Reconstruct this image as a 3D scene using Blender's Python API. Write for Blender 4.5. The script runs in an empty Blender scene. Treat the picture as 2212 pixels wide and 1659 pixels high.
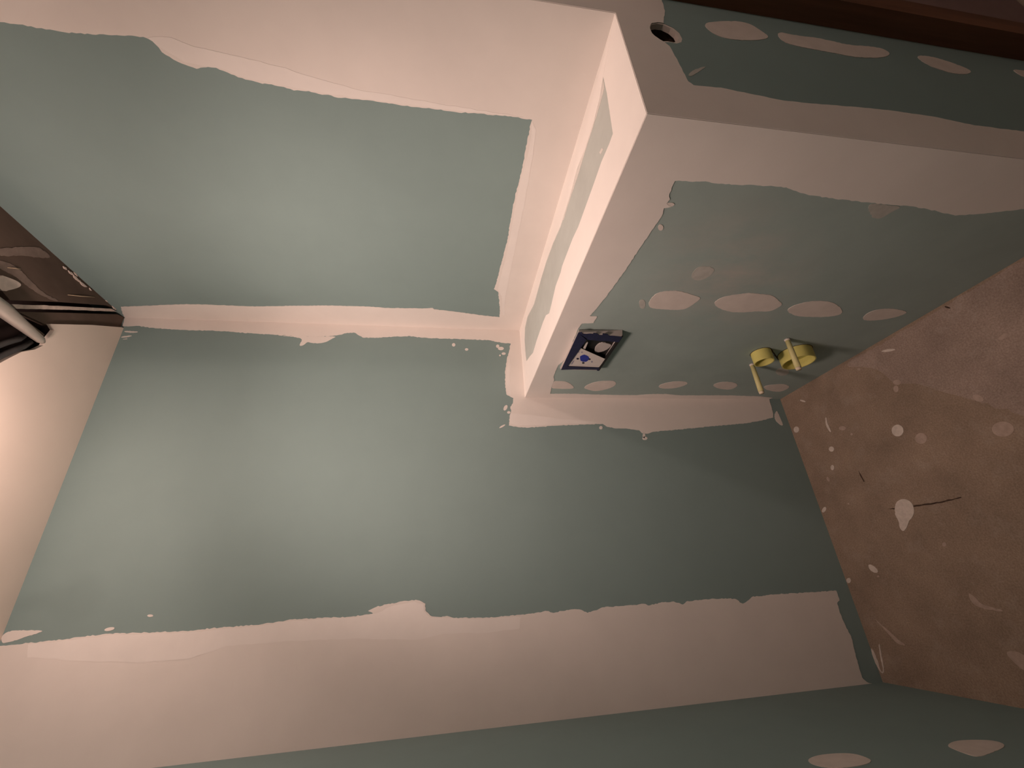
import bpy, bmesh, math, random
from mathutils import Vector, Matrix
from mathutils.geometry import delaunay_2d_cdt

# ------------------------------------------------------------------ camera, world, exposure
SC = bpy.context.scene
COL = SC.collection
random.seed(7)

cam_data = bpy.data.cameras.new('camera')
cam = bpy.data.objects.new('camera', cam_data)
COL.objects.link(cam)
SC.camera = cam
# the phone was held sideways: the picture's right is the room's down
RIGHT, DOWN, FORWARD = (-0.060365, -0.150261, -0.986802), (-0.897878, 0.440078, -0.012085), (0.436085, 0.885298, -0.161481)
M = Matrix((RIGHT, [-c for c in DOWN], [-c for c in FORWARD])).transposed().to_4x4()
M.translation = (-1.06472, -1.61198, 1.54582)
cam.matrix_world = M
cam_data.sensor_fit = 'HORIZONTAL'
cam_data.sensor_width = 36.0
cam_data.lens = 933.316 / 2212 * 36.0
cam_data.clip_start = 0.02

world = bpy.data.worlds.new('world')
SC.world = world
world.use_nodes = True
world.node_tree.nodes['Background'].inputs[0].default_value = (0.9, 0.75, 0.65, 1)
world.node_tree.nodes['Background'].inputs[1].default_value = 0.02

SC.view_settings.view_transform = 'Standard'
SC.view_settings.look = 'None'
SC.view_settings.gamma = 1.0
SC.view_settings.use_curve_mapping = False
SC.view_settings.exposure = 0.42

BULB = (-0.70, -0.60, 2.55)          # bare bulb on its cord, above the frame
BULB_POWER = 8.2
SPOT = (-1.20, -0.95, 2.50)          # added, unseen reflector lamp that brightens the far corner
SPOT_AIM = (-0.17, -0.28, 1.20)
SPOT_POWER = 64.0
SPOT_ANGLE = 94
FILL_BULB = (0.20, -2.40, 2.40)     # added, unseen bulb behind the camera, fills end wall and floor
FILL_POWER = 14.5
LAMP_COLOUR = (1.0, 0.72, 0.625)

# room sizes in metres: x to the right, y into the room, z up
T, L, W, H, LEDGE = 0.3323, 1.1909, 1.4227, 2.7748, 1.2000
BOARD = 0.0126                       # plasterboard thickness
X_FAR, Y_FAR = 1.30, -3.30           # rest of the room behind the camera

# ------------------------------------------------------------------ outlines, metres in the plane of each surface
OUTLINES = {
 'right': {
  'compound': [
   [(-1.1909,2.7601),(-1.0622,2.7601),(-1.0254,2.4058),(-1.0254,2.3749),(-1.0224,2.3299),(-1.0215,2.2986),(-1.0237,2.2486),(-1.0285,2.1963),(-1.0314,2.1531),(-1.0283,2.1446),(-1.0209,2.1375),(-1.0062,2.1321),(-0.994,2.1162),(-0.9864,2.0976),(-0.9805,2.0777),(-0.9852,2.062),(-0.9891,2.0448),(-0.9843,2.0303),(-0.9774,2.0099),(-0.9698,1.9845),(-0.9663,1.9571),(-0.9641,1.925),(-0.961,1.9005),(-0.9576,1.8866),(-0.9603,1.854),(-0.9565,1.8339),(-0.957,1.8125),(-0.9533,1.799),(-0.9544,1.744),(-0.9537,1.7043),(-0.9534,1.6693),(-0.9511,1.6416),(-0.9519,1.5773),(-0.9501,1.5185),(-0.9527,1.4655),(-0.9538,1.4118),(-0.9541,1.3782),(-0.9526,1.3291),(-0.9331,1.3319),(-0.9135,1.3294),(-0.8993,1.3317),(-0.8732,1.3306),(-0.8374,1.3306),(-0.8099,1.331),(-0.7767,1.332),(-0.7514,1.3332),(-0.7217,1.3354),(-0.6805,1.336),(-0.6482,1.3354),(-0.6085,1.3354),(-0.5484,1.3328),(-0.5075,1.3349),(-0.4622,1.3369),(-0.4143,1.3406),(-0.3691,1.3417),(-0.3076,1.3455),(-0.2823,1.3491),(-0.2665,1.3309),(-0.22,1.3214),(-0.1647,1.3116),(-0.0957,1.3039),(-0.1053,1.3859),(-0.1213,1.4759),(-0.1255,1.5103),(-0.1338,1.5781),(-0.143,1.5835),(-0.1374,1.6188),(-0.1305,1.7671),(-0.1349,1.84),(-0.1312,1.9826),(-0.124,2.0874),(-0.115,2.173),(-0.1056,2.2664),(-0.1067,2.3812),(-0.1055,2.4832),(-0.1024,2.5275),(-0.0963,2.5731),(-0.0862,2.6348),(-0.0802,2.6802),(-0.0713,2.7457),(-0.0108,2.771),(0,2.7715),(0,1.2),(-1.1909,1.2)],
  ],
  'second_coat': [
   [(-1.0316,2.1445),(-1.0166,2.1311),(-0.9912,2.0954),(-0.9881,2.0607),(-0.9882,2.0287),(-0.9739,1.983),(-0.9679,1.918),(-0.9601,1.8209),(-0.957,1.6658),(-0.9538,1.5018),(-0.9569,1.3529),(-0.9627,1.5022),(-0.9712,1.654),(-0.9779,1.7567),(-0.9898,1.8242),(-1.0066,1.9061),(-1.0177,1.9942),(-1.025,2.0621),(-1.0372,2.0994)],
   [(-0.948,1.3276),(-0.9016,1.3223),(-0.8338,1.3248),(-0.7421,1.3289),(-0.6188,1.328),(-0.4837,1.3268),(-0.2805,1.3344),(-0.2386,1.3126),(-0.1134,1.2923),(-0.1072,1.2835),(-0.2397,1.2979),(-0.3516,1.2993),(-0.4971,1.3012),(-0.6213,1.3014),(-0.7607,1.3047),(-0.8634,1.3085),(-0.9277,1.314)],
  ],
 },
 'back': {
  'compound': [
   [(0,2.7713),(-0.0422,2.7695),(-0.0379,2.7165),(-0.0446,2.668),(-0.0488,2.6085),(-0.0513,2.5041),(-0.0497,2.4644),(-0.0516,2.3982),(-0.0593,2.2715),(-0.0598,2.2314),(-0.0641,2.1339),(-0.065,2.0624),(-0.0595,2.0033),(-0.0512,1.9604),(-0.0411,1.9356),(-0.0401,1.906),(-0.0618,1.8743),(-0.0624,1.8238),(-0.0541,1.7524),(-0.0481,1.6798),(-0.0548,1.6311),(-0.0562,1.5408),(-0.056,1.4331),(-0.0577,1.3398),(-0.068,1.291),(-0.0713,1.2458),(-0.107,1.2541),(-0.1469,1.2666),(-0.2083,1.278),(-0.2722,1.2814),(-0.3192,1.2782),(-0.3359,1.2499),(-0.3569,1.2532),(-0.3746,1.2649),(-0.3951,1.2632),(-0.4134,1.27),(-0.4564,1.2763),(-0.4645,1.2372),(-0.4666,1.1975),(-0.4629,1.1455),(-0.4572,1.0555),(-0.4535,0.9661),(-0.4516,0.9036),(-0.4509,0.8792),(-0.462,0.8658),(-0.4716,0.8238),(-0.4737,0.7709),(-0.4812,0.7208),(-0.4935,0.713),(-0.4957,0.6948),(-0.4857,0.6468),(-0.4772,0.5303),(-0.4639,0.3921),(-0.4504,0.2156),(-0.4385,0.1428),(-0.4231,0.0699),(-0.3983,0.0632),(-0.3549,0.0593),(-0.3293,0.0573),(-0.3323,0.0573),(-0.3323,1.2),(0,1.2)],
   [(-1.4227,2.7611),(-1.1082,2.7676),(-1.1086,2.731),(-1.1071,2.6902),(-1.1054,2.6353),(-1.1013,2.5654),(-1.0983,2.5089),(-1.0991,2.4647),(-1.1014,2.4147),(-1.1054,2.2897),(-1.1031,2.2186),(-1.1025,2.0832),(-1.0948,1.9928),(-1.0968,1.9055),(-1.0988,1.818),(-1.094,1.752),(-1.0859,1.7683),(-1.0761,1.7433),(-1.0685,1.6947),(-1.0646,1.648),(-1.063,1.62),(-1.0704,1.599),(-1.0765,1.5884),(-1.0962,1.5879),(-1.1124,1.5712),(-1.1187,1.5371),(-1.1175,1.5147),(-1.1241,1.4953),(-1.1277,1.4214),(-1.1308,1.3541),(-1.1292,1.2745),(-1.1241,1.1835),(-1.131,1.1633),(-1.1272,1.1355),(-1.1245,1.0911),(-1.1276,1.0652),(-1.1388,1.0437),(-1.133,1.0163),(-1.1254,0.9885),(-1.126,0.9108),(-1.1246,0.8298),(-1.1305,0.8171),(-1.1245,0.7739),(-1.1233,0.7225),(-1.1356,0.6899),(-1.1269,0.6752),(-1.1244,0.6078),(-1.1251,0.5348),(-1.1307,0.4809),(-1.1471,0.4582),(-1.1382,0.4328),(-1.1279,0.4143),(-1.1252,0.3199),(-1.1271,0.1739),(-1.1282,0.058),(-1.1612,0.0587),(-1.1682,0.0719),(-1.1987,0.0757),(-1.2246,0.0736),(-1.2517,0.0702),(-1.2773,0.0624),(-1.3089,0.0675),(-1.358,0.0734),(-1.4028,0.0758),(-1.4165,0.0635),(-1.4248,0.0448),(-1.4227,0.024)],
  ],
  'smear': [
   [(-0.0609,2.2313),(-0.0686,2.1333),(-0.0787,2.1052),(-0.11,2.1184),(-0.1094,2.1009),(-0.0892,2.0877),(-0.0954,2.0727),(-0.0965,2.0404),(-0.089,2.0143),(-0.0751,1.9979),(-0.0584,1.9724),(-0.0661,2.0622)],
   [(-1.0858,2.7652),(-1.072,2.7504),(-1.0745,2.7157),(-1.0761,2.6754),(-1.0805,2.6624),(-1.0894,2.6989),(-1.0998,2.7287),(-1.1019,2.7457),(-1.1035,2.7551)],
   [(-0.4253,0.0684),(-0.4586,0.0502),(-0.4631,0.0309),(-0.4186,0.0353),(-0.3823,0.0385)],
   [(-0.0608,2.7546),(-0.0632,2.7062),(-0.0698,2.7123),(-0.0693,2.7552)],
   [(-0.0883,2.7591),(-0.0808,2.725),(-0.0871,2.7248),(-0.0945,2.7573)],
   [(-0.1007,2.7554),(-0.0958,2.7349),(-0.1,2.7353)],
  ],
  'second_coat': [
   [(-1.1106,2.6889),(-1.106,2.5638),(-1.1028,2.4624),(-1.1102,2.2898),(-1.1063,2.0825),(-1.0987,1.9922),(-1.1027,1.8176),(-1.0946,1.7434),(-1.0755,1.6899),(-1.0689,1.6228),(-1.0788,1.5943),(-1.0977,1.5923),(-1.1177,1.5711),(-1.133,1.4215),(-1.1347,1.2749),(-1.1692,1.282),(-1.1736,1.3894),(-1.1664,1.5292),(-1.1771,1.6116),(-1.1605,1.7899),(-1.1523,2.0052),(-1.1525,2.1675),(-1.1782,2.2598),(-1.1781,2.3932),(-1.1624,2.5374),(-1.1426,2.6794)],
   [(-0.4043,1.2657),(-0.4485,1.2702),(-0.4585,1.2368),(-0.4569,1.1449),(-0.4473,0.9652),(-0.4455,0.8824),(-0.4287,1.0601),(-0.4123,1.1758)],
   [(-0.1374,1.2559),(-0.2082,1.272),(-0.2721,1.2755),(-0.3149,1.2721),(-0.3212,1.2588),(-0.2501,1.2605),(-0.1831,1.2525)],
  ],
  'speck': [
   [(-1.0845,2.4813),(-1.0884,2.4835),(-1.0911,2.4923),(-1.0911,2.5025),(-1.0882,2.5081),(-1.0843,2.5059),(-1.0815,2.4971),(-1.0816,2.4869)],
   [(-1.0587,2.3873),(-1.0614,2.3898),(-1.0616,2.3971),(-1.0592,2.4036),(-1.056,2.4045),(-1.0543,2.3991),(-1.0556,2.3914)],
   [(-0.086,1.4873),(-0.0933,1.4903),(-0.0953,1.497),(-0.0905,1.5024),(-0.0824,1.5024),(-0.0772,1.497),(-0.0788,1.4903)],
   [(-0.1075,1.4319),(-0.113,1.435),(-0.1145,1.4418),(-0.1109,1.4471),(-0.1049,1.447),(-0.101,1.4416),(-0.1021,1.4349)],
   [(-0.4681,0.882),(-0.4744,0.886),(-0.4759,0.8931),(-0.4715,0.8978),(-0.4645,0.8967),(-0.4601,0.8906),(-0.4617,0.884)],
   [(-0.5161,0.6929),(-0.5224,0.6988),(-0.5239,0.7096),(-0.5194,0.717),(-0.5124,0.7156),(-0.5081,0.7063),(-0.5097,0.6962)],
   [(-0.5038,0.7006),(-0.5134,0.7049),(-0.5157,0.7106),(-0.509,0.7135),(-0.4985,0.7113),(-0.4918,0.7057),(-0.4943,0.701)],
   [(-0.0983,1.2762),(-0.1058,1.282),(-0.1079,1.2941),(-0.1032,1.3036),(-0.095,1.3032),(-0.0896,1.2932),(-0.0911,1.2812)],
   [(-0.1238,1.2694),(-0.13,1.2748),(-0.1303,1.285),(-0.1244,1.2898),(-0.1182,1.2844),(-0.1179,1.2741)],
   [(-0.0871,1.2961),(-0.0954,1.3006),(-0.0956,1.3087),(-0.0876,1.3124),(-0.0793,1.308),(-0.079,1.2998)],
   [(-0.1337,1.2922),(-0.1377,1.2945),(-0.1378,1.2985),(-0.1339,1.3004),(-0.1298,1.2981),(-0.1297,1.2941)],
   [(-0.3837,1.2788),(-0.3921,1.2868),(-0.3912,1.2937),(-0.3817,1.2943),(-0.3707,1.2881),(-0.3665,1.2798),(-0.3723,1.2757)],
   [(-0.4002,1.2655),(-0.405,1.2686),(-0.4061,1.2751),(-0.4029,1.2801),(-0.3976,1.2798),(-0.3942,1.2745),(-0.3954,1.268)],
   [(-0.4527,1.2893),(-0.4583,1.2931),(-0.4653,1.3043),(-0.4685,1.3143),(-0.4655,1.3157),(-0.4585,1.3074),(-0.4528,1.2956)],
   [(0.0082,1.8071),(0.0047,1.8088),(0.0059,1.8121),(0.01,1.8124),(0.0115,1.8093)],
  ],
 },
 'left': {
  'screw_patch': [
   [(-0.5635,0.4385),(-0.5464,0.3955),(-0.5556,0.3529),(-0.5755,0.3215),(-0.6062,0.3341),(-0.6246,0.3912),(-0.6386,0.4543),(-0.6146,0.455),(-0.583,0.4475)],
   [(-0.5367,0.7687),(-0.5182,0.7299),(-0.5205,0.6841),(-0.534,0.6501),(-0.561,0.6447),(-0.5851,0.6513),(-0.5968,0.6868),(-0.594,0.7443),(-0.5701,0.7713)],
  ],
 },
 'ledge': {
  'board_gap': [
   [(-0.0503,-1.0963),(-0.1084,-1.0937),(-0.2209,-1.0788),(-0.2216,-1.0566),(-0.2157,-1.0094),(-0.2188,-0.9564),(-0.2225,-0.8272),(-0.2145,-0.7785),(-0.2124,-0.6663),(-0.2187,-0.6473),(-0.2196,-0.5842),(-0.2402,-0.5198),(-0.25,-0.483),(-0.2297,-0.4437),(-0.2271,-0.4013),(-0.2318,-0.2882),(-0.2416,-0.2137),(-0.2242,-0.1548),(-0.208,-0.0841),(-0.1496,-0.0826),(-0.1059,-0.0853),(-0.0613,-0.1127),(-0.0499,-0.1774),(-0.0784,-0.3008),(-0.0665,-0.4319),(-0.0642,-0.5221),(-0.0721,-0.6118),(-0.0897,-0.6983),(-0.084,-0.8225),(-0.0737,-0.8849),(-0.0851,-0.9483),(-0.0843,-1.0169),(-0.0707,-1.0687)],
  ],
  'smear': [
   [(-0.0707,-1.0687),(-0.057,-1.0933),(-0.08,-1.0889),(-0.0871,-1.0581),(-0.0893,-1.0113),(-0.0903,-0.9344),(-0.0951,-0.8711),(-0.093,-0.7704),(-0.0977,-0.7326),(-0.0835,-0.7175),(-0.0829,-0.8276),(-0.0751,-0.8928),(-0.0852,-0.952),(-0.0834,-1.0241)],
   [(-0.187,-1.0223),(-0.1993,-1.0289),(-0.1952,-1.0125),(-0.1833,-1.0084)],
  ],
 },
 'face': {
  'compound': [
   [(0,1.2),(0,0.0585),(-0.0169,0.0522),(-0.0308,0.1286),(-0.0381,0.2742),(-0.0355,0.4118),(-0.0336,0.5121),(-0.0466,0.586),(-0.0453,0.6473),(-0.0321,0.7176),(-0.0323,0.8305),(-0.0376,0.9428),(-0.0407,0.9981),(-0.0386,1.1026),(-0.0825,1.109),(-0.1232,1.113),(-0.16,1.1145),(-0.1989,1.1258),(-0.2796,1.1298),(-0.3413,1.1152),(-0.5198,1.1259),(-0.5522,1.1222),(-0.5581,1.0871),(-0.5925,1.0868),(-0.5934,1.1103),(-0.638,1.1009),(-0.7274,1.0878),(-0.8183,1.0799),(-0.9027,1.0752),(-0.9171,1.0725),(-0.9525,1.0708),(-0.9676,1.069),(-0.9769,1.0681),(-0.9994,1.0737),(-1.0046,1.059),(-1.0119,1.0735),(-1.023,1.0716),(-1.0307,1.0777),(-1.051,1.0824),(-1.0676,1.0833),(-1.0699,1.0612),(-1.0693,1.0455),(-1.0725,1.0257),(-1.0707,0.9883),(-1.0723,0.9514),(-1.0757,0.8961),(-1.0776,0.8487),(-1.0754,0.8305),(-1.0691,0.8008),(-1.0655,0.7774),(-1.0608,0.702),(-1.0596,0.6262),(-1.0596,0.5485),(-1.0601,0.4906),(-1.0538,0.4246),(-1.0468,0.365),(-1.0577,0.3079),(-1.072,0.2517),(-1.0805,0.213),(-1.0646,0.0526),(-1.0646,0),(-1.1909,0),(-1.1909,1.2)],
  ],
  'screw_patch': [
   [(-0.1559,1.119),(-0.1568,1.0859),(-0.1535,1.0626),(-0.1254,1.0321),(-0.096,1.0141),(-0.0869,1.0328),(-0.0898,1.0916),(-0.0936,1.1117)],
   [(-0.0969,0.9773),(-0.1313,0.9687),(-0.1587,0.9393),(-0.1666,0.8942),(-0.1633,0.8679),(-0.1388,0.8507),(-0.1043,0.8574),(-0.0769,0.8915),(-0.0673,0.9222),(-0.0844,0.9537)],
   [(-0.1223,0.6632),(-0.1441,0.6575),(-0.1686,0.6193),(-0.1699,0.5733),(-0.1558,0.5471),(-0.1341,0.5496),(-0.1068,0.5767),(-0.0991,0.6146),(-0.105,0.6486)],
   [(-0.1373,0.4297),(-0.1638,0.4167),(-0.1733,0.3849),(-0.1618,0.3349),(-0.136,0.3088),(-0.1041,0.3114),(-0.0962,0.3303),(-0.1069,0.3852)],
   [(-0.1301,0.1862),(-0.1487,0.1691),(-0.1591,0.1152),(-0.1488,0.0823),(-0.1289,0.0549),(-0.096,0.0535),(-0.0764,0.0726),(-0.0986,0.1469)],
   [(-0.6644,0.958),(-0.7128,0.958),(-0.7278,0.9223),(-0.7264,0.8853),(-0.7129,0.8424),(-0.7044,0.8129),(-0.6892,0.8114),(-0.6498,0.8261),(-0.6417,0.8427),(-0.6401,0.8836),(-0.6423,0.9377)],
   [(-0.678,0.7618),(-0.7088,0.7514),(-0.7216,0.7229),(-0.7353,0.6808),(-0.7326,0.6419),(-0.7305,0.6012),(-0.7048,0.5599),(-0.6905,0.5361),(-0.6693,0.5399),(-0.6516,0.5534),(-0.6508,0.6005),(-0.6408,0.6424),(-0.6444,0.6979)],
   [(-0.6576,0.4986),(-0.6813,0.5018),(-0.7064,0.4735),(-0.7163,0.4299),(-0.7109,0.3769),(-0.6817,0.3214),(-0.6513,0.2941),(-0.6351,0.3486),(-0.633,0.4408)],
   [(-0.6316,0.2003),(-0.664,0.2159),(-0.6874,0.2008),(-0.6957,0.1498),(-0.6871,0.095),(-0.6759,0.0735),(-0.6462,0.0951),(-0.626,0.1627)],
  ],
  'thin_patch': [
   [(-0.8032,0.8962),(-0.8304,0.892),(-0.8284,0.8515),(-0.8151,0.8379),(-0.789,0.8408),(-0.7723,0.8583),(-0.7798,0.8857)],
   [(-0.2671,0.1696),(-0.2462,0.1587),(-0.2326,0.1637),(-0.2319,0.1829),(-0.2445,0.2087),(-0.265,0.2306),(-0.2854,0.2406),(-0.2982,0.2352),(-0.2989,0.2168),(-0.2872,0.1919)],
   [(-0.6786,0.9914),(-0.684,0.9769),(-0.6544,0.9593),(-0.6363,0.9583),(-0.6443,0.975)],
   [(-1.0579,0.6184),(-1.0573,0.5594),(-1.057,0.5221),(-1.04,0.5343),(-1.0175,0.5416),(-1.0228,0.5725)],
  ],
  'speck': [
   [(-0.9463,1.0485),(-0.9402,1.0471),(-0.9366,1.0494),(-0.9373,1.0544),(-0.942,1.0596),(-0.9483,1.0627),(-0.9534,1.0622),(-0.9549,1.0584),(-0.9521,1.053)],
   [(-1.013,1.0741),(-1.0155,1.0614),(-1.0113,1.0539),(-1.0048,1.057),(-1.0022,1.0708)],
  ],
  'dust': [
   [(-0.9676,0.9833),(-1.0228,0.9493),(-1.0193,0.8568),(-0.9753,0.7518),(-0.869,0.7198),(-0.7719,0.7888),(-0.7051,0.8624),(-0.6981,0.9581),(-0.778,0.9559),(-0.8738,0.9548)],
  ],
  'gap': [
   [(-0.4691,0.2667),(-0.4697,0.2541),(-0.4548,0.2335),(-0.4328,0.2125),(-0.4355,0.2264),(-0.4507,0.2491)],
   [(-0.5094,0.3757),(-0.5099,0.3653),(-0.4957,0.3501),(-0.4923,0.3565)],
   [(-0.4435,0.3952),(-0.4377,0.3816),(-0.3571,0.2844),(-0.3602,0.2948)],
  ],
 },
 'end': {
  'compound': [
   [(-0.3323,1.2),(-0.3323,0),(-0.2586,0),(-0.2343,0.3084),(-0.2368,0.4428),(-0.225,0.5338),(-0.2231,0.6505),(-0.2268,0.7197),(-0.2364,0.8347),(-0.239,0.8984),(-0.2324,0.9582),(-0.2237,1.028),(-0.228,1.0849),(-0.2174,1.0934),(-0.156,1.0982),(-0.1008,1.1036),(-0.0865,1.1132),(-0.0756,1.1238),(-0.0608,1.1326),(-0.0381,1.1328),(-0.0199,1.1248),(-0.0121,1.1097),(-0.012,1.0962),(0.0038,1.092),(0.0407,1.0809),(0.0905,1.0776),(0.1747,1.0739),(0.0947,1.1265),(0.0947,2.7537),(0,2.7537),(0,1.2)],
  ],
  'screw_patch': [
   [(0.0127,0.9994),(0.0318,0.9642),(0.0493,0.9082),(0.0469,0.8746),(0.0263,0.8586),(-0.0006,0.8394),(-0.0223,0.881),(-0.0342,0.9347),(-0.0335,0.9671),(-0.0177,0.9895)],
   [(0.0319,0.816),(0.0261,0.7653),(0.0327,0.7026),(0.0213,0.6342),(0.0337,0.5529),(0.0298,0.5293),(0.0109,0.52),(-0.0131,0.5577),(-0.0291,0.6333),(-0.0237,0.7029),(-0.0205,0.772),(-0.0129,0.8153)],
   [(0.0242,0.448),(0.0325,0.3969),(0.0199,0.3506),(0.0033,0.3135),(-0.0115,0.3025),(-0.0297,0.3344),(-0.0329,0.3828),(-0.011,0.4353)],
   [(0.0333,0.1534),(0.0366,0.1119),(0.0346,0.0574),(0.0044,0.0874),(0.0038,0.1356),(0.0148,0.1478)],
  ],
  'thin_patch': [
   [(-0.1939,1.0883),(-0.171,1.0678),(-0.1505,1.0324),(-0.1829,1.0661),(-0.1987,1.0829)],
  ],
  'hole': [
   [(-0.0381,1.1328),(-0.0199,1.1248),(-0.0121,1.1097),(-0.0111,1.0928),(-0.0227,1.0757),(-0.0398,1.0664),(-0.0606,1.0653),(-0.0758,1.0712),(-0.084,1.0834),(-0.0829,1.0993),(-0.0865,1.1132),(-0.0756,1.1238),(-0.0608,1.1326)],
  ],
 },
 'floor': {
  'thin_drop': [
   [(-0.6961,-0.5045),(-0.7025,-0.4995),(-0.7066,-0.4921),(-0.7075,-0.4838),(-0.7049,-0.4762),(-0.6995,-0.4708),(-0.6921,-0.4687),(-0.6843,-0.4704),(-0.6778,-0.4755),(-0.6738,-0.4831),(-0.673,-0.4915),(-0.6757,-0.499),(-0.6813,-0.5042),(-0.6885,-0.5062)],
   [(-0.5022,-0.8227),(-0.5065,-0.8194),(-0.5094,-0.8115),(-0.5094,-0.8026),(-0.5065,-0.7969),(-0.5021,-0.7971),(-0.4982,-0.8033),(-0.4968,-0.8123),(-0.4983,-0.8199)],
   [(-0.7439,-0.7201),(-0.7537,-0.7102),(-0.7567,-0.6952),(-0.7516,-0.6804),(-0.74,-0.6717),(-0.7265,-0.6727),(-0.7164,-0.683),(-0.7138,-0.6986),(-0.7194,-0.7131),(-0.7309,-0.7212)],
   [(-1.1403,-0.4109),(-1.1551,-0.4262),(-1.1743,-0.4315),(-1.1864,-0.48),(-1.1922,-0.4761),(-1.185,-0.4324),(-1.1734,-0.4076)],
   [(-1.2908,-0.4331),(-1.2848,-0.4631),(-1.3033,-0.4903),(-1.3347,-0.4851),(-1.333,-0.4577),(-1.3135,-0.4439)],
   [(-1.2185,-0.0593),(-1.2368,-0.0764),(-1.2529,-0.0973),(-1.2768,-0.117),(-1.3013,-0.1498),(-1.2987,-0.1166),(-1.2779,-0.1011),(-1.2535,-0.0864)],
   [(-0.3133,-0.707),(-0.3166,-0.7028),(-0.3152,-0.6973),(-0.3098,-0.6936),(-0.3036,-0.6939),(-0.3003,-0.6981),(-0.3018,-0.7037),(-0.3072,-0.7073)],
   [(-0.391,-0.4037),(-0.3934,-0.3985),(-0.39,-0.3921),(-0.3842,-0.3908),(-0.3818,-0.396),(-0.3853,-0.4024)],
   [(-0.4982,-0.5111),(-0.5025,-0.5046),(-0.5007,-0.4947),(-0.4939,-0.4871),(-0.486,-0.4864),(-0.4817,-0.493),(-0.4835,-0.503),(-0.4904,-0.5104)],
   [(-0.5148,-0.4947),(-0.5218,-0.4885),(-0.5224,-0.481),(-0.5163,-0.4767),(-0.5069,-0.4781),(-0.4999,-0.4845),(-0.4994,-0.492),(-0.5056,-0.4962)],
   [(-0.6457,-0.6914),(-0.6472,-0.6852),(-0.6427,-0.6776),(-0.6341,-0.6722),(-0.6255,-0.6716),(-0.6209,-0.6761),(-0.6226,-0.6836),(-0.6297,-0.6904),(-0.6388,-0.6935)],
   [(-0.7254,-0.0974),(-0.7338,-0.0952),(-0.7363,-0.0896),(-0.731,-0.0848),(-0.7219,-0.0844),(-0.7158,-0.0887),(-0.7174,-0.0945)],
   [(-0.833,-0.1418),(-0.8354,-0.1386),(-0.8347,-0.1347),(-0.8315,-0.1341),(-0.8291,-0.1373),(-0.8299,-0.1412)],
   [(-0.5681,-0.2531),(-0.5722,-0.2461),(-0.5708,-0.2346),(-0.5645,-0.2251),(-0.5571,-0.2235),(-0.553,-0.2306),(-0.5545,-0.2423),(-0.5608,-0.2516)],
   [(-0.5987,-0.2701),(-0.6019,-0.2655),(-0.6,-0.2602),(-0.5949,-0.2594),(-0.5917,-0.2641),(-0.5936,-0.2694)],
   [(-1.0087,-0.4147),(-1.0134,-0.4098),(-1.0141,-0.4037),(-1.0102,-0.4008),(-1.0046,-0.4035),(-1.0015,-0.4097),(-1.0034,-0.4147)],
   [(-1.0877,-0.1475),(-1.0902,-0.1436),(-1.09,-0.1382),(-1.0873,-0.1368),(-1.0848,-0.1407),(-1.0851,-0.1461)],
  ],
  'drop': [
   [(-0.649,-0.4488),(-0.6563,-0.4432),(-0.6609,-0.4351),(-0.6618,-0.426),(-0.6589,-0.4176),(-0.6526,-0.4117),(-0.6442,-0.4095),(-0.6354,-0.4116),(-0.6279,-0.4173),(-0.6234,-0.4257),(-0.6226,-0.435),(-0.6257,-0.4432),(-0.6321,-0.4489),(-0.6404,-0.4509)],
   [(-0.8687,-0.3121),(-0.8568,-0.3312),(-0.8565,-0.3529),(-0.8707,-0.3702),(-0.8943,-0.3683),(-0.9144,-0.3556),(-0.9259,-0.3342),(-0.9459,-0.3182),(-0.9568,-0.3),(-0.9424,-0.2936),(-0.9224,-0.3016),(-0.9002,-0.297)],
   [(-0.6917,-0.1392),(-0.6981,-0.1335),(-0.6995,-0.1264),(-0.695,-0.122),(-0.6873,-0.123),(-0.6808,-0.1288),(-0.6795,-0.1359),(-0.684,-0.1402)],
   [(-0.8384,-0.0266),(-0.8435,-0.0161),(-0.843,-0.0081),(-0.837,-0.0073),(-0.8292,-0.0143),(-0.8241,-0.0248),(-0.8248,-0.0328),(-0.8307,-0.0335)],
   [(-1.048,-0.1217),(-1.0472,-0.1335),(-1.0589,-0.1485),(-1.0744,-0.1521),(-1.0765,-0.1345),(-1.0635,-0.12)],
   [(-1.0971,-0.0244),(-1.1037,-0.0182),(-1.1062,-0.0096),(-1.1032,-0.0035),(-1.0964,-0.0037),(-1.0897,-0.01),(-1.0872,-0.0186),(-1.0902,-0.0246)],
   [(-0.4987,-0.1846),(-0.4977,-0.1922),(-0.5229,-0.1849),(-0.5581,-0.1891),(-0.5593,-0.1816),(-0.5333,-0.1752)],
   [(-0.4965,-0.0427),(-0.5036,-0.0356),(-0.5049,-0.0251),(-0.4999,-0.0162),(-0.4909,-0.0131),(-0.482,-0.0173),(-0.4776,-0.0268),(-0.4796,-0.0371),(-0.4871,-0.0434)],
   [(-0.6254,-0.1708),(-0.6314,-0.1639),(-0.6316,-0.1541),(-0.626,-0.147),(-0.6178,-0.1468),(-0.6118,-0.1537),(-0.6116,-0.1636),(-0.6173,-0.1706)],
   [(-0.4015,-0.1272),(-0.3999,-0.1201),(-0.3918,-0.1085),(-0.3832,-0.1012),(-0.3807,-0.1038),(-0.3862,-0.1143),(-0.3954,-0.1247)],
   [(-0.3878,-0.545),(-0.3885,-0.5373),(-0.3834,-0.5205),(-0.3754,-0.5042),(-0.3693,-0.4982),(-0.3687,-0.5063),(-0.374,-0.5235),(-0.3819,-0.5394)],
   [(-1.3195,-0.0016),(-1.3216,-0.01),(-1.3581,-0.013),(-1.3918,-0.0096),(-1.3874,-0.0224),(-1.3525,-0.0266),(-1.3047,-0.0421),(-1.3014,-0.0473),(-1.3517,-0.0342),(-1.3899,-0.0248),(-1.3974,-0.0087),(-1.3626,0.002)],
  ],
  'wash': [
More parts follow.
